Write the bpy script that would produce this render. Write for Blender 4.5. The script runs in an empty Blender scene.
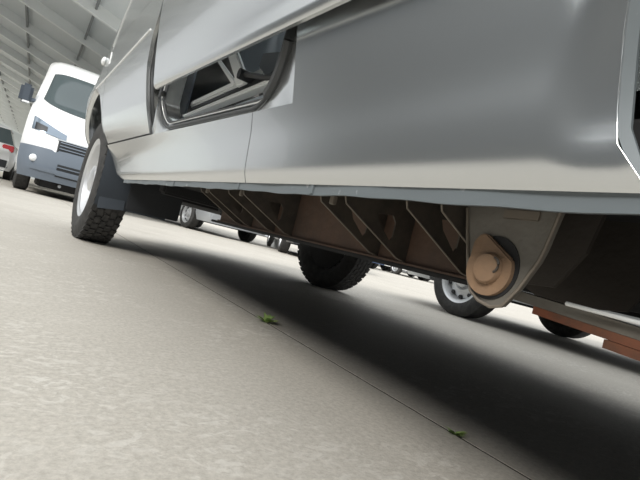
import bpy, bmesh, math, random
from mathutils import Vector, Matrix
random.seed(7)
SC = bpy.context.scene
COL = SC.collection
# ---------------------------------------------------------------- camera
# world: +x across (from the photographer towards the silver van), +y along the van towards its nose, +z up; metres
cam_d = bpy.data.cameras.new('camera'); cam = bpy.data.objects.new('camera', cam_d); COL.objects.link(cam)
cam_d.sensor_fit = 'HORIZONTAL'; cam_d.sensor_width = 36.0; cam_d.lens = 36.0*480/640; cam_d.clip_start = .02; cam_d.clip_end = 300
_r = Vector((0.82612397, -0.50863839, 0.24249984)); _u = Vector((-0.21574905, 0.11204272, 0.96999937)); _f = Vector((0.52054926, 0.85365884, 0.01717707))
cam.matrix_world = Matrix(((_r.x, _u.x, -_f.x, 0), (_r.y, _u.y, -_f.y, 0), (_r.z, _u.z, -_f.z, .27), (0, 0, 0, 1)))
SC.camera = cam
# ---------------------------------------------------------------- light: bright overcast sky
W = bpy.data.worlds.new('overcast'); SC.world = W; W.use_nodes = True
bg = W.node_tree.nodes['Background']; bg.inputs[0].default_value = (.95, .98, 1, 1)
# standard overcast sky: radiance rises from the horizon to the zenith as (1 + 2 sin elevation) / 3
_n = W.node_tree.nodes; _l = W.node_tree.links
_tc = _n.new('ShaderNodeTexCoord'); _sx = _n.new('ShaderNodeSeparateXYZ'); _l.new(_tc.outputs['Generated'], _sx.inputs[0])
_m0 = _n.new('ShaderNodeMath'); _m0.operation = 'MAXIMUM'; _m0.inputs[1].default_value = 0; _l.new(_sx.outputs['Z'], _m0.inputs[0])
_m1 = _n.new('ShaderNodeMath'); _m1.operation = 'MULTIPLY_ADD'; _l.new(_m0.outputs[0], _m1.inputs[0])
SKY = 2.0
_m1.inputs[1].default_value = SKY*2/3; _m1.inputs[2].default_value = SKY/3
_l.new(_m1.outputs[0], bg.inputs[1])
# the sun behind the cloud: a broad soft bright patch high on the photographer's side
sd = bpy.data.lights.new('veiled_sun', 'SUN'); sd.energy = 3.3; sd.angle = math.radians(26); sd.color = (1, .97, .92)
so = bpy.data.objects.new('veiled_sun', sd); COL.objects.link(so)
so.rotation_euler = Vector((-.66, -.40, .55)).to_track_quat('Z', 'Y').to_euler()
SC.view_settings.view_transform = 'Standard'; SC.view_settings.look = 'None'
SC.view_settings.exposure = 0.0; SC.view_settings.gamma = 1; SC.view_settings.use_curve_mapping = False

# ---------------------------------------------------------------- materials
def mat(name, col, rough=.5, metal=0, coat=0, coat_rough=.05, spec=.5, noise=None, bump=None, emit=None, alpha=None, trans=0):
    m = bpy.data.materials.new(name); m.use_nodes = True
    nt = m.node_tree; b = nt.nodes['Principled BSDF']
    b.inputs['Base Color'].default_value = (*col, 1); b.inputs['Roughness'].default_value = rough
    b.inputs['Metallic'].default_value = metal; b.inputs['Coat Weight'].default_value = coat
    b.inputs['Coat Roughness'].default_value = coat_rough; b.inputs['Specular IOR Level'].default_value = spec
    b.inputs['Transmission Weight'].default_value = trans
    tc = nt.nodes.new('ShaderNodeTexCoord')
    if noise:
        col2, scale, lo, hi = noise
        n = nt.nodes.new('ShaderNodeTexNoise'); n.inputs['Scale'].default_value = scale; n.inputs['Detail'].default_value = 6; n.inputs['Roughness'].default_value = .65
        nt.links.new(tc.outputs['Object'], n.inputs['Vector'])
        r = nt.nodes.new('ShaderNodeValToRGB'); r.color_ramp.elements[0].position = lo; r.color_ramp.elements[1].position = hi
        r.color_ramp.elements[0].color = (*col, 1); r.color_ramp.elements[1].color = (*col2, 1)
        nt.links.new(n.outputs['Fac'], r.inputs['Fac']); nt.links.new(r.outputs['Color'], b.inputs['Base Color'])
    if bump:
        sc, st = bump
        n2 = nt.nodes.new('ShaderNodeTexNoise'); n2.inputs['Scale'].default_value = sc; n2.inputs['Detail'].default_value = 4
        nt.links.new(tc.outputs['Object'], n2.inputs['Vector'])
        bp = nt.nodes.new('ShaderNodeBump'); bp.inputs['Strength'].default_value = st; bp.inputs['Distance'].default_value = .004
        nt.links.new(n2.outputs['Fac'], bp.inputs['Height']); nt.links.new(bp.outputs['Normal'], b.inputs['Normal'])
    if emit: b.inputs['Emission Color'].default_value = (*emit, 1); b.inputs['Emission Strength'].default_value = 1
    return m

def concrete_mat():
    m = bpy.data.materials.new('worn_concrete'); m.use_nodes = True
    nt = m.node_tree; b = nt.nodes['Principled BSDF']; N = nt.nodes.new; L = nt.links.new
    tc = N('ShaderNodeNewGeometry')
    def noise(scale, detail=8, rough=.6, dist=0, vec=None):
        n = N('ShaderNodeTexNoise'); n.inputs['Scale'].default_value = scale; n.inputs['Detail'].default_value = detail
        n.inputs['Roughness'].default_value = rough; n.inputs['Distortion'].default_value = dist
        L(vec or tc.outputs['Position'], n.inputs['Vector']); return n.outputs['Fac']
    def ramp(f, pts):
        r = N('ShaderNodeValToRGB'); e = r.color_ramp.elements
        e[0].position, e[0].color = pts[0][0], (*pts[0][1], 1); e[1].position, e[1].color = pts[1][0], (*pts[1][1], 1)
        L(f, r.inputs['Fac']); return r.outputs['Color']
    def mix(f, a, c):
        x = N('ShaderNodeMix'); x.data_type = 'RGBA'; L(f, x.inputs['Factor']); L(a, x.inputs[6]); L(c, x.inputs[7]); return x.outputs[2]
    base = ramp(noise(1.3, 5), [(.3, (.40, .372, .325)), (.7, (.50, .47, .415))])
    fine = ramp(noise(110, 4, .75), [(.35, (.29, .27, .24)), (.65, (.54, .51, .455))])
    g = N('ShaderNodeMix'); g.data_type = 'RGBA'; g.inputs['Factor'].default_value = .5; L(base, g.inputs[6]); L(fine, g.inputs[7])
    # pale scuffed flakes
    mp = N('ShaderNodeMapping'); mp.inputs['Scale'].default_value = (12, 20, 12); mp.inputs['Rotation'].default_value = (0, 0, .5); L(tc.outputs['Position'], mp.inputs['Vector'])
    fl = ramp(noise(2.2, 7, .62, 1.2, mp.outputs['Vector']), [(.53, (0, 0, 0)), (.60, (1, 1, 1))])
    big = ramp(noise(1.9, 3), [(.40, (0, 0, 0)), (.62, (.6, .6, .6))])
    mm = N('ShaderNodeMix'); mm.data_type = 'RGBA'; mm.blend_type = 'MULTIPLY'; mm.inputs['Factor'].default_value = 1; L(fl, mm.inputs[6]); L(big, mm.inputs[7])
    pale = N('ShaderNodeRGB'); pale.outputs[0].default_value = (.62, .60, .55, 1)
    c1 = mix(mm.outputs[2], g.outputs[2], pale.outputs[0])
    # dark little stains
    st = ramp(noise(7, 6, .7), [(.66, (0, 0, 0)), (.80, (.45, .45, .45))])
    dk = N('ShaderNodeRGB'); dk.outputs[0].default_value = (.20, .19, .17, 1)
    L(mix(st, c1, dk.outputs[0]), b.inputs['Base Color'])
    b.inputs['Roughness'].default_value = .75; b.inputs['Specular IOR Level'].default_value = .35
    bp = N('ShaderNodeBump'); bp.inputs['Strength'].default_value = .35; bp.inputs['Distance'].default_value = .003
    L(noise(90, 6, .7), bp.inputs['Height']); L(bp.outputs['Normal'], b.inputs['Normal'])
    return m

MT = {}
MT['concrete'] = concrete_mat()
MT['joint'] = mat('joint_dirt', (.035, .032, .026), .95, bump=(80, .6))
MT['silver'] = mat('silver_paint', (.60, .615, .615), .22, .88, .4, .05)
MT['silver_lower'] = MT['silver']
MT['flange'] = mat('sill_flange_paint', (.135, .155, .165), .5, .1, noise=((.50, .52, .51), 38, .62, .70))
MT['jamb'] = mat('door_jamb_paint', (.62, .63, .62), .35, .2, .3)
MT['rubber'] = mat('black_rubber', (.018, .019, .02), .55)
MT['seal'] = mat('door_seal', (.045, .048, .05), .5)
MT['tyre'] = mat('tyre_rubber', (.028, .028, .028), .8, noise=((.055, .053, .05), 25, .4, .7), bump=(60, .5))
MT['rim'] = mat('silver_wheel', (.62, .63, .64), .35, .6)
MT['liner'] = mat('wheel_liner_plastic', (.028, .036, .046), .65, bump=(40, .3))
MT['rust'] = mat('rusty_brown_steel', (.115, .068, .046), .75, noise=((.06, .043, .034), 9, .35, .7), bump=(60, .4))
MT['bracket'] = mat('dusty_bracket_steel', (.075, .062, .05), .6, .2, noise=((.05, .043, .036), 30, .4, .6))
MT['edge'] = mat('dusty_steel_edge', (.18, .155, .125), .6, .2)
MT['hanger'] = mat('grey_primer_steel', (.165, .155, .135), .62, .15, noise=((.13, .115, .095), 22, .4, .7), bump=(70, .25))
MT['rustdisc'] = mat('orange_rust', (.25, .155, .09), .8, noise=((.19, .125, .08), 30, .35, .7), bump=(90, .4))
MT['redoxide'] = mat('red_oxide_spring', (.23, .075, .035), .7, noise=((.10, .055, .035), 14, .4, .65))
MT['under'] = mat('underbody_black', (.016, .016, .017), .8, bump=(50, .4))
MT['underbrown'] = mat('dusty_underbody', (.045, .038, .032), .8, bump=(50, .4))
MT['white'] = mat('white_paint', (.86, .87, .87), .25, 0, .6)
MT['greyplastic'] = mat('grey_bumper_plastic', (.15, .18, .22), .55, bump=(120, .1))
MT['mirrorgrey'] = mat('dark_mirror_plastic', (.06, .075, .095), .5)
MT['blackplastic'] = mat('black_plastic', (.02, .022, .025), .5)
MT['glass'] = mat('dark_window_glass', (.07, .09, .095), .1, 0, 0, spec=.5)
MT['lampglass'] = mat('lamp_lens', (.22, .27, .33), .15, .3, .3)
MT['lampwhite'] = mat('white_lens', (.85, .87, .88), .2)
MT['red'] = mat('red_lens', (.55, .02, .03), .25, 0, .5)
MT['steel'] = mat('galvanised_beam', (.80, .83, .83), .55, .0, bump=(20, .1))
MT['roofsheet'] = mat('grey_roof_sheet', (.66, .70, .71), .7)
MT['wallgrey'] = mat('unseen_dark_wall', (.06, .072, .085), .8)
MT['rod'] = mat('dark_roof_rod', (.20, .215, .22), .6)
MT['darkgrey'] = mat('dark_grey_paint', (.09, .10, .11), .35, .3, .5)
MT['carsilver'] = mat('car_silver_paint', (.42, .44, .46), .35, .5, .5)
MT['carblack'] = mat('car_black_paint', (.02, .022, .025), .25, 0, .6)
MT['carred'] = mat('car_red_paint', (.30, .02, .02), .25, 0, .6)
MT['carblue'] = mat('car_blue_paint', (.04, .07, .14), .3, .3, .6)
MT['weed'] = mat('weed_leaf', (.22, .38, .10), .6, noise=((.40, .50, .18), 60, .4, .6))
MT['stone'] = mat('grit', (.16, .15, .13), .9)
MT['trimgrey'] = mat('interior_grey_trim', (.50, .56, .62), .5)
MT['navy'] = mat('interior_dark_panel', (.03, .04, .055), .3, 0, .4)
MT['alu'] = mat('pale_step_metal', (.82, .84, .84), .4, .0)

def clear_glass():
    m = bpy.data.materials.new('clear_glass'); m.use_nodes = True; nt = m.node_tree; nt.nodes.remove(nt.nodes['Principled BSDF'])
    a = nt.nodes.new('ShaderNodeBsdfTransparent'); a.inputs[0].default_value = (.85, .9, .88, 1); g = nt.nodes.new('ShaderNodeBsdfGlossy'); g.inputs['Roughness'].default_value = .03
    x = nt.nodes.new('ShaderNodeMixShader'); x.inputs[0].default_value = .12
    nt.links.new(a.outputs[0], x.inputs[1]); nt.links.new(g.outputs[0], x.inputs[2]); nt.links.new(x.outputs[0], nt.nodes['Material Output'].inputs[0]); return m
MT['clearglass'] = clear_glass()
# ---------------------------------------------------------------- mesh helpers
def link(name, me, m, parent=None, smooth=False, angle=40):
    o = bpy.data.objects.new(name, me); COL.objects.link(o)
    if m: me.materials.append(MT[m] if isinstance(m, str) else m)
    if smooth:
        me.polygons.foreach_set('use_smooth', [True]*len(me.polygons))
        try: me.set_sharp_from_angle(angle=math.radians(angle))
        except Exception: pass
    if parent: o.parent = parent
    return o
def from_bm(name, bm, m, parent=None, smooth=False, angle=40, recalc=True):
    if recalc: bmesh.ops.recalc_face_normals(bm, faces=bm.faces)
    me = bpy.data.meshes.new(name); bm.to_mesh(me); bm.free()
    return link(name, me, m, parent, smooth, angle)
def add_box(bm, c, s, rot=None):
    mtx = Matrix.Translation(c) @ (rot.to_4x4() if rot else Matrix.Identity(4)) @ Matrix.Diagonal((*s, 1))
    return bmesh.ops.create_cube(bm, size=1, matrix=mtx)['verts']
def box(name, c, s, m, parent=None, bevel=.0, rot=None, seg=2):
    bm = bmesh.new(); add_box(bm, c, s, rot)
    if bevel: bmesh.ops.bevel(bm, geom=bm.edges[:], offset=bevel, segments=seg, affect='EDGES', clamp_overlap=True)
    return from_bm(name, bm, m, parent, bevel > 0)
def add_tube(bm, pts, r, n=10, cap=True):
    pts = [Vector(p) for p in pts]; rings = []
    rs = r if isinstance(r, (list, tuple)) else [r]*len(pts)
    ref = Vector((0, 0, 1))
    for i, p in enumerate(pts):
        d = (pts[min(i+1, len(pts)-1)] - pts[max(i-1, 0)]).normalized()
        a = d.cross(ref)
        if a.length < 1e-3: a = d.cross(Vector((1, 0, 0)))
        a.normalize(); b = d.cross(a)
        rings.append([bm.verts.new(p + (a*math.cos(t) + b*math.sin(t))*rs[i]) for t in [2*math.pi*k/n for k in range(n)]])
    for A, B in zip(rings, rings[1:]):
        for k in range(n): bm.faces.new((A[k], A[(k+1) % n], B[(k+1) % n], B[k]))
    if cap: bm.faces.new(rings[0]); bm.faces.new(rings[-1][::-1])
def tube(name, pts, r, m, parent=None, n=10):
    bm = bmesh.new(); add_tube(bm, pts, r, n); return from_bm(name, bm, m, parent, True)
def prism(name, poly, axis, a, b, m, parent=None, bevel=0, smooth=False):
    """poly = list of 2-D points in the plane across axis ('x': (y,z), 'y': (x,z), 'z': (x,y)); extruded from a to b"""
    bm = bmesh.new()
    def P(p, t): return {'x': (t, p[0], p[1]), 'y': (p[0], t, p[1]), 'z': (p[0], p[1], t)}[axis]
    A = [bm.verts.new(P(p, a)) for p in poly]; B = [bm.verts.new(P(p, b)) for p in poly]
    n = len(poly); bm.faces.new(A); bm.faces.new(B[::-1])
    for i in range(n): bm.faces.new((A[i], A[(i+1) % n], B[(i+1) % n], B[i]))
    if bevel: bmesh.ops.bevel(bm, geom=bm.edges[:], offset=bevel, segments=2, affect='EDGES', clamp_overlap=True)
    return from_bm(name, bm, m, parent, smooth or bevel > 0)
def lathe_x(bm, prof, n=40, c=(0, 0, 0)):
    """revolve (x, r) profile about the x axis"""
    rings = [[bm.verts.new((c[0]+x, c[1]+r*math.cos(2*math.pi*k/n), c[2]+r*math.sin(2*math.pi*k/n))) for k in range(n)] for x, r in prof]
    for A, B in zip(rings, rings[1:]):
        for k in range(n): bm.faces.new((A[k], A[(k+1) % n], B[(k+1) % n], B[k]))
    return rings
def grid_mesh(name, P, nu, nv, m, parent=None, thick=0, inward=None, smooth=True, angle=50):
    """P(u,v) -> xyz for u,v in 0..1; thickened by 'inward' vector if thick"""
    vs = [[Vector(P(i/nu, j/nv)) for j in range(nv+1)] for i in range(nu+1)]
    bm = bmesh.new()
    A = [[bm.verts.new(v) for v in r] for r in vs]
    for i in range(nu):
        for j in range(nv): bm.faces.new((A[i][j], A[i+1][j], A[i+1][j+1], A[i][j+1]))
    if thick:
        d = Vector(inward)*thick
        B = [[bm.verts.new(v + d) for v in r] for r in vs]
        for i in range(nu):
            for j in range(nv): bm.faces.new((B[i][j], B[i][j+1], B[i+1][j+1], B[i+1][j]))
        for i in range(nu):
            bm.faces.new((A[i][0], B[i][0], B[i+1][0], A[i+1][0])); bm.faces.new((A[i][nv], A[i+1][nv], B[i+1][nv], B[i][nv]))
        for j in range(nv):
            bm.faces.new((A[0][j], A[0][j+1], B[0][j+1], B[0][j])); bm.faces.new((A[nu][j], B[nu][j], B[nu][j+1], A[nu][j+1]))
    return from_bm(name, bm, m, parent, smooth, angle)
def empty(name, loc=(0, 0, 0), rz=0):
    o = bpy.data.objects.new(name, None); COL.objects.link(o); o.location = loc; o.rotation_euler = (0, 0, rz); o.empty_display_size = .2
    return o
def tag(o, label, cat, group=None):
    o['label'] = label; o['category'] = cat
    if group: o['group'] = group
    return o
def lerp(a, b, t): return a + (b-a)*t
def interp(x, pts):
    if x <= pts[0][0]: return pts[0][1]
    for (x0, y0), (x1, y1) in zip(pts, pts[1:]):
        if x <= x1: return lerp(y0, y1, (x-x0)/(x1-x0))
    return pts[-1][1]
def spl(x, pts):
    """smooth (Catmull-Rom/Hermite) interpolation"""
    n = len(pts)
    if x <= pts[0][0]: return pts[0][1]
    if x >= pts[-1][0]: return pts[-1][1]
    for i in range(n-1):
        if x <= pts[i+1][0]:
            x0, y0 = pts[i]; x1, y1 = pts[i+1]; h = x1-x0; t = (x-x0)/h
            m0 = (y1-pts[i-1][1])/(x1-pts[i-1][0]) if i > 0 else (y1-y0)/h
            m1 = (pts[i+2][1]-y0)/(pts[i+2][0]-x0) if i+2 < n else (y1-y0)/h
            return (2*t**3-3*t*t+1)*y0 + (t**3-2*t*t+t)*h*m0 + (-2*t**3+3*t*t)*y1 + (t**3-t*t)*h*m1
def sstep(a, b, x): t = min(1, max(0, (x-a)/(b-a))); return t*t*(3-2*t)

# ================================================================ SETTING
# concrete yard: slabs with open joints over a dirt bed
def struct(o): o['kind'] = 'structure'; return o
floor = struct(box('floor', (0, 27, -.0462), (120, 130, .09), 'joint'))
SKEW = math.radians(1.9)
jx, jy = .757, 0.0
col_edges = [-32.3, -24.0, -15.7, -7.5, 0, 4.3, 8.6, 12.9, 25.0]
rowsL = [-14, -7, -2.2, 4.98, 9.6, 14.2, 18.8, 30, 45, 90]
rowsR = [-14, -7, -3.1, -.4, 2.28, 4.96, 7.6, 10.3, 13, 18, 25, 45, 90]
cr, sr = math.cos(SKEW), math.sin(SKEW)
for i in range(len(col_edges)-1):
    rows = rowsL if i < 4 else rowsR
    for j in range(len(rows)-1):
        g = .0042 if i >= 3 else .004
        x0, x1, y0, y1 = col_edges[i]+g, col_edges[i+1]-g, rows[j]+.002, rows[j+1]-.002
        bm = bmesh.new()
        add_box(bm, ((x0+x1)/2, (y0+y1)/2, -.01), (x1-x0, y1-y0, .02))
        for v in bm.verts:
            x, y = v.co.x, v.co.y
            v.co.x = jx + x*cr - y*sr; v.co.y = jy + x*sr + y*cr
        from_bm('slab', bm, 'concrete', floor)

# canopy roof: rafters running down towards +x, sheeting over them, thin rods along the hall
RT = math.tan(math.radians(15.5))
def rz(x): return 4.30 - RT*(x+1.07)
RX0, RX1, RY0, RY1 = -5.4, 5.6, 10.2, 66.1
roof = struct(empty('ceiling', (RX1, RY0, 0)))
def rchild(o): o.parent = roof; o.matrix_parent_inverse = Matrix.Translation((-RX1, -RY0, 0)); return o
bm = bmesh.new()
sheet = [(RX0, rz(RX0)+.26), (RX1, rz(RX1)+.26), (RX1, rz(RX1)+.30), (RX0, rz(RX0)+.30)]
rchild(prism('roof_sheet', sheet, 'y', RY0, RY1, 'roofsheet')); bm.free()
k = 0
y = 11.7
while y < 66.4:
    w = .13
    rchild(prism('rafter', [(RX0, rz(RX0)), (RX1, rz(RX1)), (RX1, rz(RX1)+.26), (RX0, rz(RX0)+.26)], 'y', y-w/2, y+w/2, 'steel'))
    y += 2.6
for kx in range(-3, 5):
    x = -1.10 + 1.42*kx
    rchild(box('roof_rod', (x, (RY0+RY1)/2, rz(x)+.16), (.05, RY1-RY0, .10), 'rod'))
# eave posts
for y in range(11, 66, 13):
    rchild(box('eave_post', (RX1-.1, y+.1, rz(RX1)/2), (.16, .16, rz(RX1)), 'steel'))
# back of the hall; unseen dark left wall added for the van panel to reflect
wall = struct(box('wall_far', (-4, 66.6, 3.2), (34, .2, 6.4), MT['roofsheet']))
wl = struct(box('unseen_wall_left', (-9.8, -3, 3.2), (.2, 48, 6.4), MT['wallgrey']))

# ================================================================ WHEEL
def wheel_parts(parent, r=.34, w=.215, rim='rim', blocks=True, loc=(0, 0, 0), rz_=0, holes=True, name='wheel'):
    """axle along local x, outer face towards -x; origin at the wheel centre. tyre is the part, rim and hub its sub-parts"""
    rr = r*.645
    bm = bmesh.new(); h = w/2
    prof = [(-h*.80, rr-.01), (-h*.98, rr+.012), (-h*1.06, lerp(rr, r, .5)), (-h*.98, r-.028), (-h*.86, r-.008), (-h*.80, r), (h*.80, r), (h*.86, r-.008), (h*.98, r-.028), (h*1.06, lerp(rr, r, .5)), (h*.98, rr+.012), (h*.80, rr-.01)]
    lathe_x(bm, prof, 56)
    if blocks:
        for row in range(5):
            cx = lerp(-h*.74, h*.74, row/4)
            for k in range(44):
                a = 2*math.pi*(k+.5*(row % 2))/44
                rot = Matrix.Rotation(a, 3, 'X')
                add_box(bm, rot @ Vector((cx, 0, r+.001)), (w*.15, r*.105, .009), rot @ Matrix.Rotation(.18*(1 if row % 2 else -1), 3, 'Z'))
    t = from_bm(name, bm, 'tyre', parent, True, 35)
    t.location = loc; t.rotation_euler = (0, 0, rz_)
    bm = bmesh.new()
    rp = [(h*.8, rr-.012), (-h*.70, rr-.016), (-h*.90, rr-.004), (-h*.93, rr+.008), (-h*.86, rr-.002), (-h*.80, rr-.022), (-h*.35, rr-.035), (-h*.22, rr*.84), (-h*.50, rr*.62), (-h*.58, rr*.46), (-h*.35, rr*.38), (-h*.32, .0)]
    lathe_x(bm, rp, 48)
    rimo = from_bm('rim', bm, rim, t, True, 50)
    bm = bmesh.new()
    if holes:
        for k in range(10):
            a = 2*math.pi*k/10; rot = Matrix.Rotation(a, 3, 'X')
            c = rot @ Vector((-h*.30, 0, rr*.74)); d = Vector((-.06, 0, 0))
            add_tube(bm, [c+Vector((.01, 0, 0)), c+Vector((-h*.22, 0, 0))], rr*.085, 10)
        from_bm('vent_hole', bm, 'blackplastic', t, True)['kind'] = 'stuff'
    else: bm.free()
    bm = bmesh.new(); lathe_x(bm, [(h*.15, 0), (h*.15, rr*.90), (h*.82, rr*.95), (h*.86, rr*.80), (h*.95, .06), (h*.95, 0)], 28); from_bm('brake_backplate', bm, 'under', t, True)
    bm = bmesh.new()
    lathe_x(bm, [(-h*.30, rr*.36), (-h*.75, rr*.33), (-h*.85, rr*.22), (-h*.86, 0)], 24)
    from_bm('hub_cap', bm, 'rim' if holes else rim, t, True)
    return t
def copy_tree(o, parent=None):
    c = o.copy(); COL.objects.link(c); c.parent = parent
    for ch in o.children: copy_tree(ch, c)
    return c

# ================================================================ SILVER VAN
van = empty('silver_van', (1.2, 1.4, 0))
tag(van, 'silver panel van close by with its sliding door ajar and turned front wheel', 'van')
VP_INV = van.matrix_basis.inverted()
_link0 = link
def V(o):
    """make o a part of the van, keeping world coordinates"""
    o.parent = van; o.matrix_parent_inverse = Matrix.Translation((-1.2, -1.4, 0)); return o
def Vs(o, part):
    """make o a sub-part of a van part (part has identity local transform)"""
    o.parent = part; return o
BASE = [(.352, .3195), (.372, .3125), (.40, .3095), (.45, .3065), (.50, .299), (.55, .290), (.60, .281), (.70, .2645), (.83, .250), (.90, .249), (1.0, .25), (1.2, .262), (1.5, .295), (1.9, .36), (2.2, .44), (2.32, .53), (2.38, .66)]
def S(y, z):
    """x of the outer skin of the van's left side"""
    w = sstep(.38, .62, z)
    x = spl(z, BASE) - .029*(min(y, 3.3)-.5)*w
    # flare around the rear wheel arch
    d = math.hypot(y+.225, z-.46)
    t_ = max(0, .462-d); x -= .15*(min(.62, max(z, .40))-.455)*sstep(0, .032, t_)*sstep(.353, .43, z)
    y0 = interp(z, [(.8, 3.32), (.9, 2.95), (1.0, 2.78), (1.25, 2.55), (1.6, 2.15), (2.3, 1.5)])
    e = max(0, y-y0)
    x += 1.05*e*e + .25*e*e*e
    return x
def side(y, z, off=0): return (S(y, z)+off, y, z)
IN = (1, 0, 0)
# crease at the top of the rocker
def zc(y): return interp(y, [(-.5, .455), (.6, .470), (.67, .475), (1.72, .497), (3.0, .515)])
def zb(y): return interp(y, [(.1, .354), (2.2, .354)])
# rocker panel (two pieces with a seam): its front end rounds up behind the wheel
def fr(z): return interp(z, [(.352, 2.22), (.375, 2.40), (.40, 2.48), (.45, 2.57), (.52, 2.63)])
def rocker(y0, y1fun, name):
    def P(u, v):
        ym = y0
        z = lerp(.353, zc(1.7 if ym > 1 else .9), v)
        ye = y1fun(z); y = lerp(y0, ye, u)
        z = lerp(.353, zc(y), v)
        return side(y, z)
    return V(grid_mesh(name, P, 40, 16, 'silver', None, .010, IN))
rk1 = rocker(.825, fr, 'rocker_panel')
rk2 = rocker(.67, lambda z: .822, 'rocker_panel')
# lower rear panel and upper rear panel are one pressing: from the arch to the door opening
AC = (-.225, .46); AR = .4115
def arch_y(z):
    dz = z-AC[1]
    return AC[0] + math.sqrt(max(0, AR*AR-dz*dz)) - flick(z) if abs(dz) < AR else AC[0]
def flick(z): return .024*max(0, (.395-z)/.045)**1.6
def P_rear(u, v):
    z = lerp(.353, 1.0, v**1.25); return side(lerp(arch_y(z), .67, u), z)
rear = V(grid_mesh('rear_side_panel', P_rear, 60, 50, 'silver', None, .010, IN))
def P_rear2(u, v):
    # behind the arch
    z = lerp(.353, 1.0, v); ya = AC[0] - (arch_y(z)-AC[0]); return side(lerp(-1.4, ya, u), z)
V(grid_mesh('rear_quarter_panel', P_rear2, 20, 30, 'silver', None, .010, IN))
# arch lip: a folded flange that turns in from the arch edge
def P_lip(u, v):
    a = lerp(math.radians(-16), math.radians(196), u)
    r = AR + .001 - .008*v
    y, z = AC[0]+r*math.cos(a), AC[1]+r*math.sin(a)
    y -= math.copysign(flick(z), math.cos(a))
    return (S(AC[0]+AR*math.cos(a), max(.353, AC[1]+AR*math.sin(a))) + .001 + .003*v, y, z)
V(grid_mesh('arch_lip', P_lip, 60, 5, 'flange', None, .004, (.7, 0, 0)))
def P_lipedge(a): return (S(AC[0]+AR*math.cos(a), max(.353, AC[1]+AR*math.sin(a))) - .0005, AC[0]+(AR+.0005)*math.cos(a)-math.copysign(flick(AC[1]+AR*math.sin(a)), math.cos(a)), AC[1]+(AR+.0005)*math.sin(a))
V(tube('arch_bead', [P_lipedge(math.radians(lerp(-14, 190, t/60))) for t in range(61)], .0004, 'silver', None, 8))
# inner wheel house
def P_house(u, v):
    a = lerp(math.radians(-10), math.radians(190), u); r = AR - .012
    return (lerp(.345, .80, v), AC[0]+r*math.cos(a), AC[1]+r*math.sin(a))
V(grid_mesh('rear_wheel_house', P_house, 40, 3, 'under', None))
# sill flange (pinch weld)
def P_fl(u, v):
    y = lerp(.06, 2.21, u); return (.3215 + .0006*math.sin(y*37) + .0009*math.sin(y*11), y, lerp(.3395, .3545, v) + (.0006*math.sin(y*53)+.0008*math.sin(y*17))*(1-v))
fl = V(grid_mesh('sill_flange', P_fl, 160, 3, 'flange', None, .004, IN))
for yy in (.58, .86, 1.35):
    V(box('sill_weld_patch', (.3212, yy, .347), (.0026, .010, .0145), 'flange', None, .001))

# front door (leading edge hidden in the curve of the wing)
YG = 1.70
def gapy(z): return interp(z, [(.49, 1.655), (.6, 1.66), (.72, 1.69), (.80, 1.665), (.86, 1.62), (1.0, 1.62), (1.6, 1.65)])
def archf(z):
    # rear half of the front wheel arch opening
    dz = z-.36
    return 3.02 - math.sqrt(max(0, .465**2-dz*dz)) if dz < .465 else 3.02
BELT = .845
def P_door(u, v):
    z = lerp(zc(lerp(1.67, 2.6, u))+.005, 1.55, v)
    y0 = gapy(z)+.012
    y1 = interp(z, [(.51, 2.60), (.6, 2.66), (.82, 2.64), (1.0, 2.66), (1.25, 2.5), (1.55, 2.2)])
    y = lerp(y0, min(y1, archf(z) - .02 if z < .80 else y1), u)
    return side(y, z, .0)
V(grid_mesh('front_door', P_door, 30, 60, 'silver', None, .012, IN))
# highlight of the body crease, painted as a white tube across door and wing
V(tube('belt_crease_highlight', [side(y, .838-.012*(y-1.7), -.001) for y in [1.72+.05*k for k in range(26)]], .0032, 'white', None, 8))
# front wing: from door to nose, with the arch cut
def P_wing(u, v):
    z = lerp(.56, 1.45, v)
    y0 = interp(z, [(.51, 2.60), (.6, 2.66), (.82, 2.64), (1.0, 2.66), (1.25, 2.5), (1.55, 2.2)]) + .006
    if z < .80: y0 = min(y0, archf(z)-.012)
    ya = archf(z) if z < .825 else None
    if ya is not None: return side(lerp(y0, max(ya, y0+.001), u), z)
    return side(lerp(y0, 3.02, u), z)
V(grid_mesh('front_wing', P_wing, 12, 50, 'silver', None, .010, IN))
def P_wing2(u, v):
    z = lerp(.45, 1.18, v)
    ya = 3.02 + math.sqrt(max(0, .465**2-(z-.36)**2)) if z < .825 else 3.02
    return side(lerp(ya, 3.92, u), z)
V(grid_mesh('front_corner_panel', P_wing2, 24, 30, 'silver', None, .010, IN))
V(tube('door_edge', [side(interp(z, [(.51, 2.60), (.6, 2.66), (.82, 2.64), (1.0, 2.66), (1.25, 2.5), (1.55, 2.2)]), z, -.001) for z in [.90+.03*k for k in range(21)]], .0025, 'jamb', None, 8))
# front arch lip and liner
def P_flip(u, v):
    a = lerp(math.radians(8), math.radians(162), u); r = .468-.022*v
    y, z = 3.02+r*math.cos(a), .36+r*math.sin(a)
    return (S(3.02+.466*math.cos(a), .36+.466*math.sin(a)) + .001+.02*v, y, z)
V(grid_mesh('front_arch_lip', P_flip, 40, 4, 'silver', None, .004, IN))
def P_fliner(u, v):
    a = lerp(math.radians(-5), math.radians(199), u); r = .45
    return (lerp(.27, .62, v), 3.02+r*math.cos(a), .36+r*math.sin(a))
V(grid_mesh('front_wheel_liner', P_fliner, 40, 3, 'liner', None))
# side repeater on the wing
bm = bmesh.new(); bmesh.ops.create_uvsphere(bm, u_segments=14, v_segments=10, radius=1, matrix=Matrix.Translation(side(2.86, .955, -.006)) @ Matrix.Diagonal((.014, .04, .022, 1)))
V(from_bm('side_repeater', bm, 'lampwhite', None, True))
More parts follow.
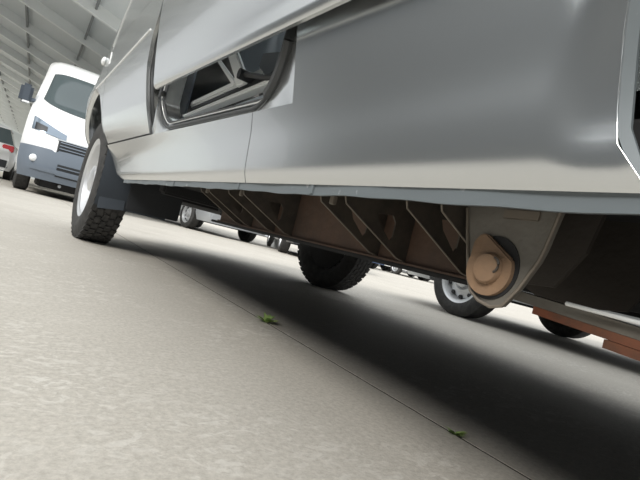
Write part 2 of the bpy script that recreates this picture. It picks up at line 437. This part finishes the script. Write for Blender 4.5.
# door gap
V(grid_mesh('door_gap', lambda u, v: (lambda z: side(lerp(gapy(z)-.022, gapy(z)+.016, u), z, .014))(lerp(.50, 1.55, v)), 4, 30, 'rubber', None, .004, IN))
V(grid_mesh('door_bottom_gap', lambda u, v: (lambda y: side(y, lerp(zc(y)-.004, .524, v), .012))(lerp(1.64, 2.62, u)), 30, 4, 'rubber', None, .003, IN))

# sliding door opening: frame around a rounded hole, with a double rubber seal
def rrect(y0, y1, z0, z1, r, n=10):
    pts = []
    for (cy, cz, a0) in ((y0+r, z0+r, 180), (y1-r, z0+r, 270), (y1-r, z1-r, 0), (y0+r, z1-r, 90)):
        for k in range(n+1): a = math.radians(a0+90*k/n); pts.append((cy+r*math.cos(a), cz+r*math.sin(a)))
    return pts
def opening(o):
    """outline of the hole grown by o; bottom follows the crease, rear edge leans"""
    pts = rrect(.705-o, 1.545+o, .515-o, 1.55+o, .075+o, 12)
    out = []
    for y, z in pts:
        lean = .10*max(0, 1-(z-.5)/.25)**2 if y < 1.0 else 0
        zz = z + .018*((y-.7)/.85) - .008
        out.append((y + (.0 if y > 1.2 else lean*.75), zz))
    return out
def outer(p):
    # project an opening point to the frame's outer rectangle
    y, z = p; cy, cz = 1.16, 1.02
    hy, hz = 1, 1
    dy, dz = y-cy, z-cz
    ts = []
    if dy: ts.append(((gapy(z)-.012 if dy > 0 else .676)-cy)/dy)
    if dz: ts.append(((1.70 if dz > 0 else zc(y)+.001)-cz)/dz)
    t = min(t for t in ts if t > 0)
    return (cy+dy*t, cz+dz*t)
def ring(name, loops, m, thick=0):
    """loops: list of lists of xyz, bridged"""
    bm = bmesh.new(); R_ = [[bm.verts.new(p) for p in L_] for L_ in loops]; n = len(R_[0])
    for A, B in zip(R_, R_[1:]):
        for k in range(n): bm.faces.new((A[k], A[(k+1) % n], B[(k+1) % n], B[k]))
    return V(from_bm(name, bm, m, None, True, 45))
o0 = opening(.0); o1 = opening(.022)
rr0 = [outer(p) for p in o1]
ring('door_opening_frame', [[side(*p, .006) for p in rr0], [side(*p, .008) for p in rr0],
     [side(lerp(a[0], b[0], .5), lerp(a[1], b[1], .5), .012) for a, b in zip(rr0, o1)], [side(*p, .016) for p in o1], [side(*p, .030) for p in o0], [side(*p, .075) for p in o0]], 'silver')
def seal(o, off, r, nm, m='seal'):
    pts = [side(*p, off) for p in opening(o)]; pts.append(pts[0]); V(tube(nm, pts, [r*(1.35 if p[1] < .80 and p[2] > .5 else .5) for p in pts], m, None, 8))
seal(.016, .014, .0075, 'door_seal'); seal(-.002, .026, .006, 'door_seal'); seal(.004, .020, .003, 'seal_lip', 'jamb')

# sliding door, stood off the body and a hand's width back
def zd(y): return interp(y, [(-.2, .545), (.5, .568), (1.46, .602)])
def P_sd(u, v):
    y = lerp(.05, 1.475, u); z = lerp(zd(y), 1.95, v**1.3)
    rr_ = 0
    # rolled lower edge
    e = (z-zd(y)); tuck = .006*max(0, 1-e/.012)**2
    return (S(min(y, 1.6), max(z, .6))-.024+.0*z + tuck, y, z)
sdoor = V(grid_mesh('sliding_door', P_sd, 40, 60, 'silver', None, .006, IN))
bm = bmesh.new(); bmesh.ops.create_uvsphere(bm, u_segments=12, v_segments=8, radius=.009, matrix=Matrix.Translation((S(1.46, .6)+.004, 1.462, .594)))
V(from_bm('door_buffer', bm, 'rubber', None, True))

# inside the doorway: step, rails, roller arm, dark panels
V(box('step_floor', (.62, 1.13, .535), (.55, .86, .02), 'trimgrey', None, .004))
V(box('step_riser', (.62, 1.13, .60), (.02, .86, .14), 'trimgrey', None, .004))
V(box('cab_trim', (.62, 1.70, .95), (.03, .58, .32), 'trimgrey', None, .01))
V(box('seat_base', (.63, 2.33, .97), (.05, .66, .36), 'navy', None, .012))
V(box('cab_trim', (.62, 2.86, .97), (.03, .36, .36), 'trimgrey', None, .01))
V(box('bulkhead', (.95, 1.6, .95), (.03, 1.9, .80), 'navy', None, .01))
V(box('step_rail', (.375, 1.14, .622), (.016, .90, .020), 'alu', None, .004))
V(box('lower_track', (.352, 1.12, .566), (.026, .82, .010), 'alu', None, .003))
V(box('track_slot', (.360, 1.12, .590), (.012, .80, .012), 'blackplastic', None, .002))
V(prism('roller_arm', [(1.235, .705), (1.175, .705), (1.03, .598), (1.04, .585), (1.085, .585), (1.10, .61)], 'x', .338, .350, 'alu', None, .003))
V(prism('arm_brace', [(1.325, .705), (1.305, .705), (1.10, .60), (1.11, .59)], 'x', .340, .348, 'alu', None, .002))
V(tube('roller_pivot', [(.322, 1.03, .600), (.36, 1.03, .600)], .012, 'blackplastic', None, 14))
V(tube('cable', [(.335, 1.02, .600), (.333, .97, .588), (.338, .90, .572), (.345, .83, .565)], .006, 'rubber', None, 8))
V(prism('dark_cover', [(.98, .60), (1.04, .635), (1.03, .665), (.93, .645), (.88, .615)], 'x', .365, .372, 'navy', None, .002))

# upper body, roof, right side, nose, tail: closed shell
def ring_right(y):
    """profile from the left belt over the roof to the right sill"""
    pts = []
    return pts
XC = 1.17
def P_shell(u, v):
    # u along y (tail to nose), v around the section
    y = lerp(-1.4, 3.92, u)
    ztop = interp(y, [(-1.4, 2.36), (1.45, 2.36), (1.7, 2.26), (2.15, 1.78), (2.62, 1.36), (2.95, 1.16), (3.6, 1.02), (3.92, .80)])
    zl0 = min(1.0 if y < .67 else (1.58 if y < 2.0 else 1.3), ztop-.03)
    if y >= .67: zl0 = min(1.56, ztop-.03)
    n = 28; k = v*n
    def leftside(z): return S(y, min(z, ztop))
    zs = ztop-.14 if ztop-.14 > zl0 else (zl0+ztop)/2
    if v <= .25: z = lerp(zl0, zs, v/.25); return (leftside(z), y, z)
    xl = leftside(zs); xr = 2*XC - xl
    if v <= .70:
        t = (v-.25)/.45; a = math.pi*t
        x = XC - (XC-xl)*math.copysign(abs(math.cos(a))**.35, math.cos(a)); z = zs + (ztop-zs)*abs(math.sin(a))**.5
        return (x, y, z)
    z = lerp(zs, .40, (v-.70)/.30)
    return (2*XC - S(y, z) , y, z)
shell = V(grid_mesh('body_shell', P_shell, 70, 56, 'silver', None))
_b = bmesh.new(); _b.from_mesh(shell.data)
def _open(f):
    c = f.calc_center_median()
    if 1.80 < c.y < 2.62 and .62 < c.x < 1.72 and c.z > 1.25: return True
    return c.x > 1.9 and 1.35 < c.y < 2.25 and 1.10 < c.z < 1.60
bmesh.ops.delete(_b, geom=[f for f in _b.faces if _open(f)], context='FACES'); _b.to_mesh(shell.data); _b.free()
V(grid_mesh('side_window', lambda u, v: (2*XC - S(lerp(1.30, 2.30, u), lerp(1.06, 1.64, v)) - .004, lerp(1.30, 2.30, u), lerp(1.06, 1.64, v)), 6, 6, 'clearglass', None))
# front panel of the nose (closes the shell), tail panel
V(box('nose_panel', (XC, 3.90, .72), (1.05, .10, .50), 'silver', None, .04))
V(box('front_bumper', (XC, 3.93, .47), (1.25, .18, .26), 'greyplastic', None, .05))
V(box('tail_panel', (XC, -1.39, 1.32), (1.55, .05, 1.85), 'silver', None, .02))
V(grid_mesh('windscreen', lambda u, v: (lerp(.62, 1.72, u), lerp(2.66, 1.80, v)-.0, lerp(1.345, 2.17, v)+.015), 8, 8, 'clearglass', None))

# underbody
V(box('floor_pan', (1.19, .90, .405), (1.66, 4.0, .03), 'under'))
V(box('inner_sill', (.365, 1.2, .385), (.05, 2.0, .05), 'under'))
V(box('right_sill', (1.99, 1.2, .375), (.06, 2.2, .07), 'under'))
V(box('chassis_rail', (.488, .86, .336), (.012, 1.02, .118), 'rust', None, .002))
V(box('rail_lip', (.486, .89, .2735), (.022, 1.08, .007), 'under', None, .002))
V(box('rail_lip_edge', (.4765, .86, .2785), (.005, 1.02, .0035), 'rust', None, .001))
V(box('forward_rail', (.53, 1.42, .345), (.06, .10, .10), 'under', None, .01))
V(box('cross_member', (1.2, 1.10, .345), (1.45, .08, .09), 'under', None, .01))
V(box('cross_member', (1.2, 2.3, .37), (1.4, .10, .06), 'under', None, .01))
V(box('far_rail', (1.85, .9, .35), (.05, 3.0, .09), 'under', None, .01))
# outrigger plates between sill and rail, each with a window and a bright edge
def outrigger(y, x1=.476, zb_=.2835, hole=True, xs=.352):
    zt = .348; t = .0025
    outl = [(xs, zt), (xs+.004, zt-.010), (x1-.014, zb_), (x1+.006, zb_-.003), (x1+.006, zt+.03), (xs, zt+.03)]
    bm = bmesh.new()
    if hole:
        cx, cz = lerp(xs, x1, .60), lerp(zb_, zt, .70)
        h = [(cx-.016, cz+.010), (cx-.010, cz-.002), (cx+.016, cz-.024), (cx+.020, cz-.018), (cx+.020, cz+.004), (cx+.012, cz+.013)]
        # bridge outline to hole with matching counts
        A = [bm.verts.new((p[0], y, p[1])) for p in outl]; B = [bm.verts.new((p[0], y, p[1])) for p in h]
        order = [0, 1, 2, 3, 4, 5]
        for k in range(6): bm.faces.new((A[k], A[(k+1) % 6], B[(k+1) % 6], B[k]))
    else:
        bm.faces.new([bm.verts.new((p[0], y, p[1])) for p in outl])
    g = bmesh.ops.extrude_face_region(bm, geom=bm.faces[:])
    bmesh.ops.translate(bm, verts=[v for v in g['geom'] if isinstance(v, bmesh.types.BMVert)], vec=(0, t, 0))
    o = V(from_bm('outrigger', bm, 'bracket', None))
    e = tube('plate_edge', [(outl[0][0]-.0005, y, outl[0][1]), (outl[1][0]-.0005, y, outl[1][1]), (outl[2][0]-.0005, y, outl[2][1]), (outl[3][0], y, outl[3][1]-.0005)], .0012, 'edge', None, 6)
    Vs(e, o)
    return o
for y, hole in ((.606, True), (.54, True), (.416, True), (.362, False), (.995, False), (.908, True), (1.196, False), (1.13, True)):
    outrigger(y, hole=hole, x1=.478)
for y in (.575, .925, 1.15): V(box('clip', (.356, y, .3405), (.006, .012, .012), 'edge', None, .001))
# front spring hanger
hx = .385; _K = .81
hang = [(.372, .40), (.3565, .349), (.333, .276), (.327, .266), (.315, .2585), (.300, .2555), (.288, .259), (.275, .278), (.262, .305), (.2585, .317), (.252, .352), (.243, .40)]
hg = V(prism('spring_hanger', hang, 'x', hx, hx+.006, 'hanger'))
Vs(tube('hanger_edge', [(hx-.0005, *p) for p in hang[1:-1]], .0018, 'edge', None, 6), hg)
hg2 = V(prism('spring_hanger', [(.40, .40), (.385, .30), (.34, .287), (.30, .29), (.275, .33), (.26, .40)], 'x', .475, .481, 'underbrown'))
dc = (.3085, .2905)
def disc(prof, nm, m, c): 
    bm = bmesh.new(); lathe_x(bm, prof, 36, c); return V(from_bm(nm, bm, m, None, True))
V(prism('eye_recess', [(dc[0]+.037*_K*math.cos(math.radians(a)), dc[1]+.002+.0385*_K*math.sin(math.radians(a))) for a in range(0, 360, 10)], 'x', hx-.0012, hx+.001, 'under'))
tear = [(dc[0]+.032*_K*math.cos(math.radians(a)), dc[1]+.032*_K*math.sin(math.radians(a))) for a in range(150, 391, 8)] + [(dc[0]+.031*_K, dc[1]+.030*_K), (dc[0]+.022*_K, dc[1]+.041*_K), (dc[0]+.012*_K, dc[1]+.041*_K)]
eye = V(prism('spring_eye_plate', tear, 'x', hx-.006, hx, 'rustdisc', None, .0015))
e2 = disc([(-.0085, 0), (-.0085, .0115), (-.0078, .0135), (-.005, .0150), (0, .0150)], 'eye_bolt_head', 'rustdisc', (hx-.004, dc[0]-.001, dc[1]))
bm = bmesh.new(); add_tube(bm, [(hx-.0127, dc[0]-.010+.006*math.cos(math.radians(180-a)), dc[1]+.007*math.sin(math.radians(a))+.004) for a in range(-70, 91, 16)], .0012, 6)
V(from_bm('bolt_mark', bm, 'bracket', None, True))
V(box('hanger_top_hole', (hx-.0005, .290, .346), (.002, .040, .010), 'edge', None, .003))
# leaf spring: bow of leaves running back from the hanger to the axle
def leaf(k, y0, y1, z0, th, m, w=.055, x=.515):
    def P(u, v):
        a = v*2*math.pi
        y = lerp(y0, y1, u); z = z0 - .018*((.36-y)/.6) - .020*math.sin(min(1, max(0, (.36-y)/.6))*math.pi/2)*.6
        return (x, y, z)
    pts = [P(i/16, 0) for i in range(17)]
    bm = bmesh.new(); R_ = []
    for p in pts: R_.append([bm.verts.new((p[0]+dx*w/2, p[1], p[2]+dz*th/2)) for dx, dz in ((-1, -1), (1, -1), (1, 1), (-1, 1))])
    for A, B in zip(R_, R_[1:]):
        for j in range(4): bm.faces.new((A[j], A[(j+1) % 4], B[(j+1) % 4], B[j]))
    bm.faces.new(R_[0]); bm.faces.new(R_[-1][::-1])
    return V(from_bm('spring_leaf', bm, m))
leaf(0, .372, -.75, .2735, .011, 'hanger'); leaf(1, .325, -.75, .2635, .0085, 'redoxide'); leaf(2, .245, -.72, .2545, .0085, 'redoxide')
V(tube('brake_pipe', [(.478, .284, .2765), (.478, .25, .2755), (.478, .20, .2745), (.478, .05, .273), (.478, -.2, .273)], .0022, 'alu', None, 8))
V(box('spring_clip', (.490, .195, .2795), (.03, .012, .006), 'alu', None, .002))
V(prism('wheel_house_brace', [(.45, .40), (.255, .40), (.25, .345), (.285, .285), (.38, .270), (.45, .30)], 'x', .60, .606, 'underbrown'))
V(box('wheel_house_inner', (.72, -.1, .45), (.02, 1.2, .32), 'under'))
V(tube('rear_axle', [(.55, -.225, .33), (1.85, -.225, .33)], .05, 'under', None, 16))
# behind the front wheel: mud flap and splash liner
V(grid_mesh('mud_flap', lambda u, v: (lerp(.285, .405, u)+.0*v, 2.585+.02*math.sin(v*2.5)-.06*(1-v)**2*.3, lerp(.20, .50, v) + .015*u*(1-v)), 6, 12, 'liner', None, .006, (0, 1, 0)))
V(box('splash_liner', (.53, 2.50, .335), (.26, .012, .22), 'blackplastic', None, .004))
V(tube('front_axle', [(.5, 3.0, .365), (1.85, 3.0, .365)], .03, 'under', None, 14))
V(box('engine_tray', (1.15, 3.1, .385), (1.0, 1.1, .10), 'under', None, .03))
# wheels of the van
w1 = wheel_parts(van, .34, .18, loc=(.335-1.2, 3.0-1.4, .342), rz_=math.radians(3.5), holes=False)
w2 = copy_tree(w1, van); w2.location = (1.945-1.2, 2.96-1.4, .342); w2.rotation_euler = (0, 0, math.radians(180+9))
w3 = copy_tree(w1, van); w3.location = (.46-1.2, -.225-1.4, .342); w3.rotation_euler = (0, 0, 0)
w4 = copy_tree(w1, van); w4.location = (1.93-1.2, -.225-1.4, .342); w4.rotation_euler = (0, 0, math.pi)

# ================================================================ OTHER VANS (nose towards local -y, origin under the nose centre)
def vZ(z): return z if z < 1.2 else 1.2+(z-1.2)/1.3
def vU(z): return z if z < 1.2 else 1.2+(z-1.2)*1.3
def vF(x, z):
    """depth of the van's face at half-width x and height z"""
    w = vW(z); u = min(1, abs(x)/w)
    z = vZ(z)
    b = spl(z, [(.2, .10), (.45, .02), (.8, .03), (1.0, .09), (1.2, .20), (1.40, .42), (1.52, .62), (1.9, 1.00), (2.08, 1.20), (2.2, 1.42), (2.3, 1.85), (2.34, 2.4)])
    return b + .16*u**3 + .30*u**9
def vW(z): return spl(vZ(z), [(.2, .93), (.5, .99), (.9, 1.0), (1.3, .985), (1.6, .94), (2.0, .87), (2.2, .835), (2.3, .77), (2.34, .68)])
def make_van(name, paint, label, loc, rz_, detail=True, group=None):
    t = empty(name, loc, rz_); tag(t, label, 'van', group)
    L_ = 5.4; zs = [vU(z) for z in [.30+.04*k for k in range(51)] + [2.325, 2.34]]
    nu = 40
    bm = bmesh.new(); rows = []
    for z in zs:
        w = vW(z); row = []
        for k in range(nu+1):
            s = math.sin((k/nu-.5)*math.pi); x = s*w; row.append(bm.verts.new((x, vF(x, z), z)))
        # sides
        yE = vF(w, z)
        rs = [bm.verts.new((w, lerp(yE, L_, j/10), z)) for j in range(1, 11)]
        ls = [bm.verts.new((-w, lerp(yE, L_, j/10), z)) for j in range(1, 11)]
        rows.append(ls[::-1]+row+rs)
    for A, B in zip(rows, rows[1:]):
        for k in range(len(A)-1):
            c = [A[k], A[k+1], B[k+1], B[k]]
            mx = sum(v.co.x for v in c)/4; my = sum(v.co.y for v in c)/4; mz = sum(v.co.z for v in c)/4
            bm.faces.new(c)
    bm.faces.new(rows[-1]); bm.faces.new(rows[0])
    bm.faces.new([r[0] for r in rows]+[r[-1] for r in rows][::-1])
    # wheel arches: push the shell in around the axles
    for v in bm.verts:
        for ya in (.98, 4.25):
            if abs(v.co.x) > .7 and (v.co.y-ya)**2+(v.co.z-.34)**2 < .43**2: v.co.x *= .72
    from_bm('body', bm, paint, t, True, 50)
    def patch(nm, x0, x1, z0, z1, m, off, nx=14, nz=10, shape=None, th=.02, par=None):
        def P(u, v):
            x = lerp(x0, x1, u); z = lerp(z0, z1, v)
            if shape: x, z = shape(u, v)
            return (x, vF(x, z)-off, z)
        return grid_mesh(nm, P, nx, nz, m, par or t, th, (0, 1, 0))
    # windscreen: rounded
    def ws(u, v):
        z = lerp(1.59, 2.26, v); c = (2*u-1); hw = lerp(.83, .745, v)
        dz = -.10*(1-abs(c)**2.2)*(1-v)
        rnd = .07*(abs(c)**8)*((1-v)**3 - .6*v**3)
        return (c*hw, z+dz+rnd)
    patch('windscreen', 0, 0, 0, 0, 'glass', .012, 30, 16, ws)
    # bumper wraps the corners
    def bs(u, v):
        c = math.sin((u-.5)*math.pi); zt = lerp(.80, .70, min(1, (abs(c)/.55)**8)) if abs(c) < .55 else .78
        z = lerp(.26, zt, v); return (c*vW(z)*1.0, z)
    patch('bumper', 0, 0, 0, 0, 'greyplastic', .045, 48, 12, bs, .05)
    patch('bumper_step', -.80, .80, .40, .47, 'greyplastic', .065, 24, 3, None, .03)
    for s in (-1, 1):
        def hs(u, v):
            x = lerp(.38, .90, u); zl = lerp(.985, 1.06, u); zh = lerp(1.09, 1.30, u**1.2); return (s*x, lerp(zl, zh, v))
        h = patch('headlight', 0, 0, 0, 0, 'lampglass', .014, 12, 6, hs)
        def hs2(u, v): return (s*lerp(.68, .86, u), lerp(1.06+.0*u, 1.14+.05*u, v))
        patch('lamp_bowl', 0, 0, 0, 0, 'blackplastic', .020, 6, 4, hs2, .006, h)
        bm = bmesh.new()
        bmesh.ops.create_uvsphere(bm, u_segments=16, v_segments=8, radius=1, matrix=Matrix.Translation((s*.78, vF(.78, .58)-.055, .58)) @ Matrix.Diagonal((.06, .03, .06, 1)))
        from_bm('fog_lamp', bm, 'lampwhite', t, True)
        # mirror
        mm = box('mirror', (s*1.10, 1.00, 1.68), (.20, .13, .34), 'mirrorgrey', t, .045, None, 4)
        box('mirror_arm', (s*.99, 1.02, 1.60), (.14, .06, .07), 'greyplastic', mm, .02)
        box('mirror_indicator', (s*1.08, .945, 1.53), (.12, .03, .04), 'lampwhite', mm, .01)
        grid_mesh('side_window', lambda u, v: (s*(vW(lerp(1.45, 2.15, v))+.004), lerp(vF(9, lerp(1.45, 2.15, v))+.18, 2.1, u), lerp(1.45, 2.15, v)), 6, 6, 'glass', t, .01, (-s, 0, 0))
    # grille: dark backing, pale bar above, slats
    g = patch('grille', -.48, .48, .70, .985, 'blackplastic', .010, 20, 6)
    for k in range(5):
        z = .725+.053*k; patch('grille_slat', -.45, .45, z, z+.016, 'greyplastic', .026, 16, 1, None, .015, g)
    patch('grille_bar', -.50, .50, .972, .992, 'carsilver', .022, 16, 1)
    g2 = patch('lower_grille', -.42, .42, .36, .57, 'blackplastic', .052, 16, 4)
    for k in range(3): z = .385+.065*k; patch('lower_slat', -.42, .42, z, z+.018, 'greyplastic', .066, 12, 1, None, .015, g2)
    box('undertray', (0, 1.3, .22), (1.2, 2.1, .16), 'under', t, .02)
    box('chassis', (0, 3.4, .36), (.9, 3.6, .12), 'under', t, .02)
    box('tow_bracket', (-.30, .22, .215), (.05, .14, .05), 'carsilver', t, .01)
    wp = wheel_parts(t, .34, .22, loc=(-.84, .98, .342), blocks=False)
    for x, y, a in ((.84, .98, math.pi), (-.84, 4.25, 0), (.84, 4.25, math.pi)):
        c = copy_tree(wp, t); c.location = (x, y, .342); c.rotation_euler = (0, 0, a)
    return t
make_van('white_van', 'white', 'white panel van with grey bumper facing the camera under the canopy', (.70, 9.25, 0), math.radians(2))

# ================================================================ PARKED CARS further off
def make_car(name, paint, label, loc, rz_, group='cars parked in the far row', tail=False):
    """nose towards local -y, origin under the middle"""
    t = empty(name, loc, rz_); tag(t, label, 'car', group)
    prof = [(-2.1, .38), (-2.12, .62), (-1.95, .76), (-1.1, .92), (-.35, 1.36), (.3, 1.46), (1.1, 1.42), (1.75, 1.02), (2.1, .96), (2.15, .55), (2.08, .36)]
    def low(y):
        z = .24
        for ya in (-1.3, 1.3):
            d = abs(y-ya)
            if d < .37: z = max(z, .31+math.sqrt(.37**2-d*d))
        return z
    ys = [-2.12+.0425*k for k in range(101)]
    bm = bmesh.new(); rows = []
    for y in ys:
        zt = interp(y, [(-2.12, .55), (-2.05, .70), (-1.9, .78), (-1.1, .93), (1.1, .98), (2.0, .97), (2.13, .80)]); zl = low(y)
        nose = 1-.14*max(0, (abs(y)-1.7)/.42)**2
        hw = .87*nose; row = []
        for f_, wz in ((0, .93), (.25, 1), (.6, 1.0), (.9, .97), (1, .90)):
            row.append((hw*wz, lerp(zl, zt, f_)))
        full = [(x, z) for x, z in row] + [(-x, z) for x, z in row[::-1]]
        rows.append([bm.verts.new((x, y, z)) for x, z in full])
    for A, B in zip(rows, rows[1:]):
        n = len(A)
        for k in range(n): bm.faces.new((A[k], A[(k+1) % n], B[(k+1) % n], B[k]))
    bm.faces.new(rows[0]); bm.faces.new(rows[-1][::-1])
    from_bm('body', bm, paint, t, True, 45)
    bm = bmesh.new()
    A = [bm.verts.new((x, y, z)) for x, y, z in ((-.76, -1.1, .92), (.76, -1.1, .92), (.76, 1.72, .97), (-.76, 1.72, .97))]
    B = [bm.verts.new((x, y, z)) for x, y, z in ((-.58, -.30, 1.40), (.58, -.30, 1.40), (.56, 1.15, 1.42), (-.56, 1.15, 1.42))]
    for k in range(4): bm.faces.new((A[k], A[(k+1) % 4], B[(k+1) % 4], B[k]))
    bm.faces.new(B); from_bm('cabin_glass', bm, 'glass', t)
    box('roof', (0, .42, 1.425), (1.18, 1.5, .05), paint, t, .02)
    for s in (-1, 1):
        box('headlight', (s*.62, -2.03, .66), (.34, .10, .13), 'lampglass', t, .03)
        box('tail_lamp', (s*.66, 2.07, .85), (.28, .08, .18), 'red', t, .02)
        box('mirror', (s*.93, -.75, .98), (.16, .10, .12), paint, t, .03)
    box('front_bumper', (0, -2.08, .40), (1.5, .12, .24), paint, t, .04); box('rear_bumper', (0, 2.09, .42), (1.5, .12, .28), 'blackplastic', t, .04)
    box('floor_pan', (0, 0, .27), (1.3, 3.4, .10), 'under', t, .02)
    wp = wheel_parts(t, .31, .2, loc=(-.77, -1.3, .312), blocks=False, holes=True)
    for x, y, a in ((.77, -1.3, math.pi), (-.77, 1.3, 0), (.77, 1.3, math.pi)):
        c = copy_tree(wp, t); c.location = (x, y, .312); c.rotation_euler = (0, 0, a)
    return t
make_car('grey_hatchback', 'carsilver', 'grey car parked alongside beyond the silver van, silver wheel showing beneath', (3.98, 1.48, 0), math.pi, None)
make_car('silver_car', 'carsilver', 'silver car glimpsed under the van just behind the front wheel, its wheel turned outward', (3.50, 11.85, 0), math.radians(11))
make_car('black_car', 'carblack', 'black car glimpsed beneath the brown chassis rail, left of the far front wheel', (5.77, 9.86, 0), math.radians(-20))
make_car('blue_car', 'carblue', 'dark blue car far off under the chassis rail, left of the white one', (10.9, 16.2, 0), 0)
make_car('white_car', 'white', 'white car far off whose pale wheel shows under the chassis rail', (13.97, 16.5, 0), 0)
make_car('grey_car', 'darkgrey', 'dark grey car at the right end of the far row', (16.17, 17.0, 0), 0)
make_car('red_lamp_car', 'white', 'white car with black bumper and red tail lamp left of the white van', (-1.41, 17.85, 0), math.radians(180), None)

# ================================================================ SMALL THINGS ON THE GROUND
def weed(loc, n, size, label, seed):
    rnd = random.Random(seed); t = empty('weed', loc); tag(t, label, 'weed', 'weeds in the slab joint')
    for k in range(n):
        a = rnd.uniform(0, 2*math.pi); ln = size*rnd.uniform(.6, 1.1); el = rnd.uniform(.35, 1.3); w = size*.16*rnd.uniform(.7, 1.2)
        bm = bmesh.new(); L_ = []; d = Vector((math.cos(a), math.sin(a), 0)); sd_ = Vector((-d.y, d.x, 0))
        for j in range(6):
            s = j/5; p = d*(ln*s*math.cos(el*(1-s*.5))) + Vector((0, 0, ln*math.sin(el)*(s-.45*s*s)+.001))
            ww = w*math.sin(math.pi*min(.98, .08+s*.9))
            L_.append((bm.verts.new(p-sd_*ww), bm.verts.new(p+Vector((0, 0, -ww*.25))), bm.verts.new(p+sd_*ww)))
        for A, B in zip(L_, L_[1:]):
            bm.faces.new((A[0], A[1], B[1], B[0])); bm.faces.new((A[1], A[2], B[2], B[1]))
        from_bm('leaf', bm, 'weed', t, True)
    return t
def jpt(y): return jx - y*sr
weed((jpt(1.36)-.004, 1.36, -.002), 22, .047, 'small green weed in the slab joint, the farther of the two', 1)
weed((jpt(.58)-.0, .583, -.002), 18, .024, 'tiny green weed in the slab joint near the van shadow, the nearer one', 2)
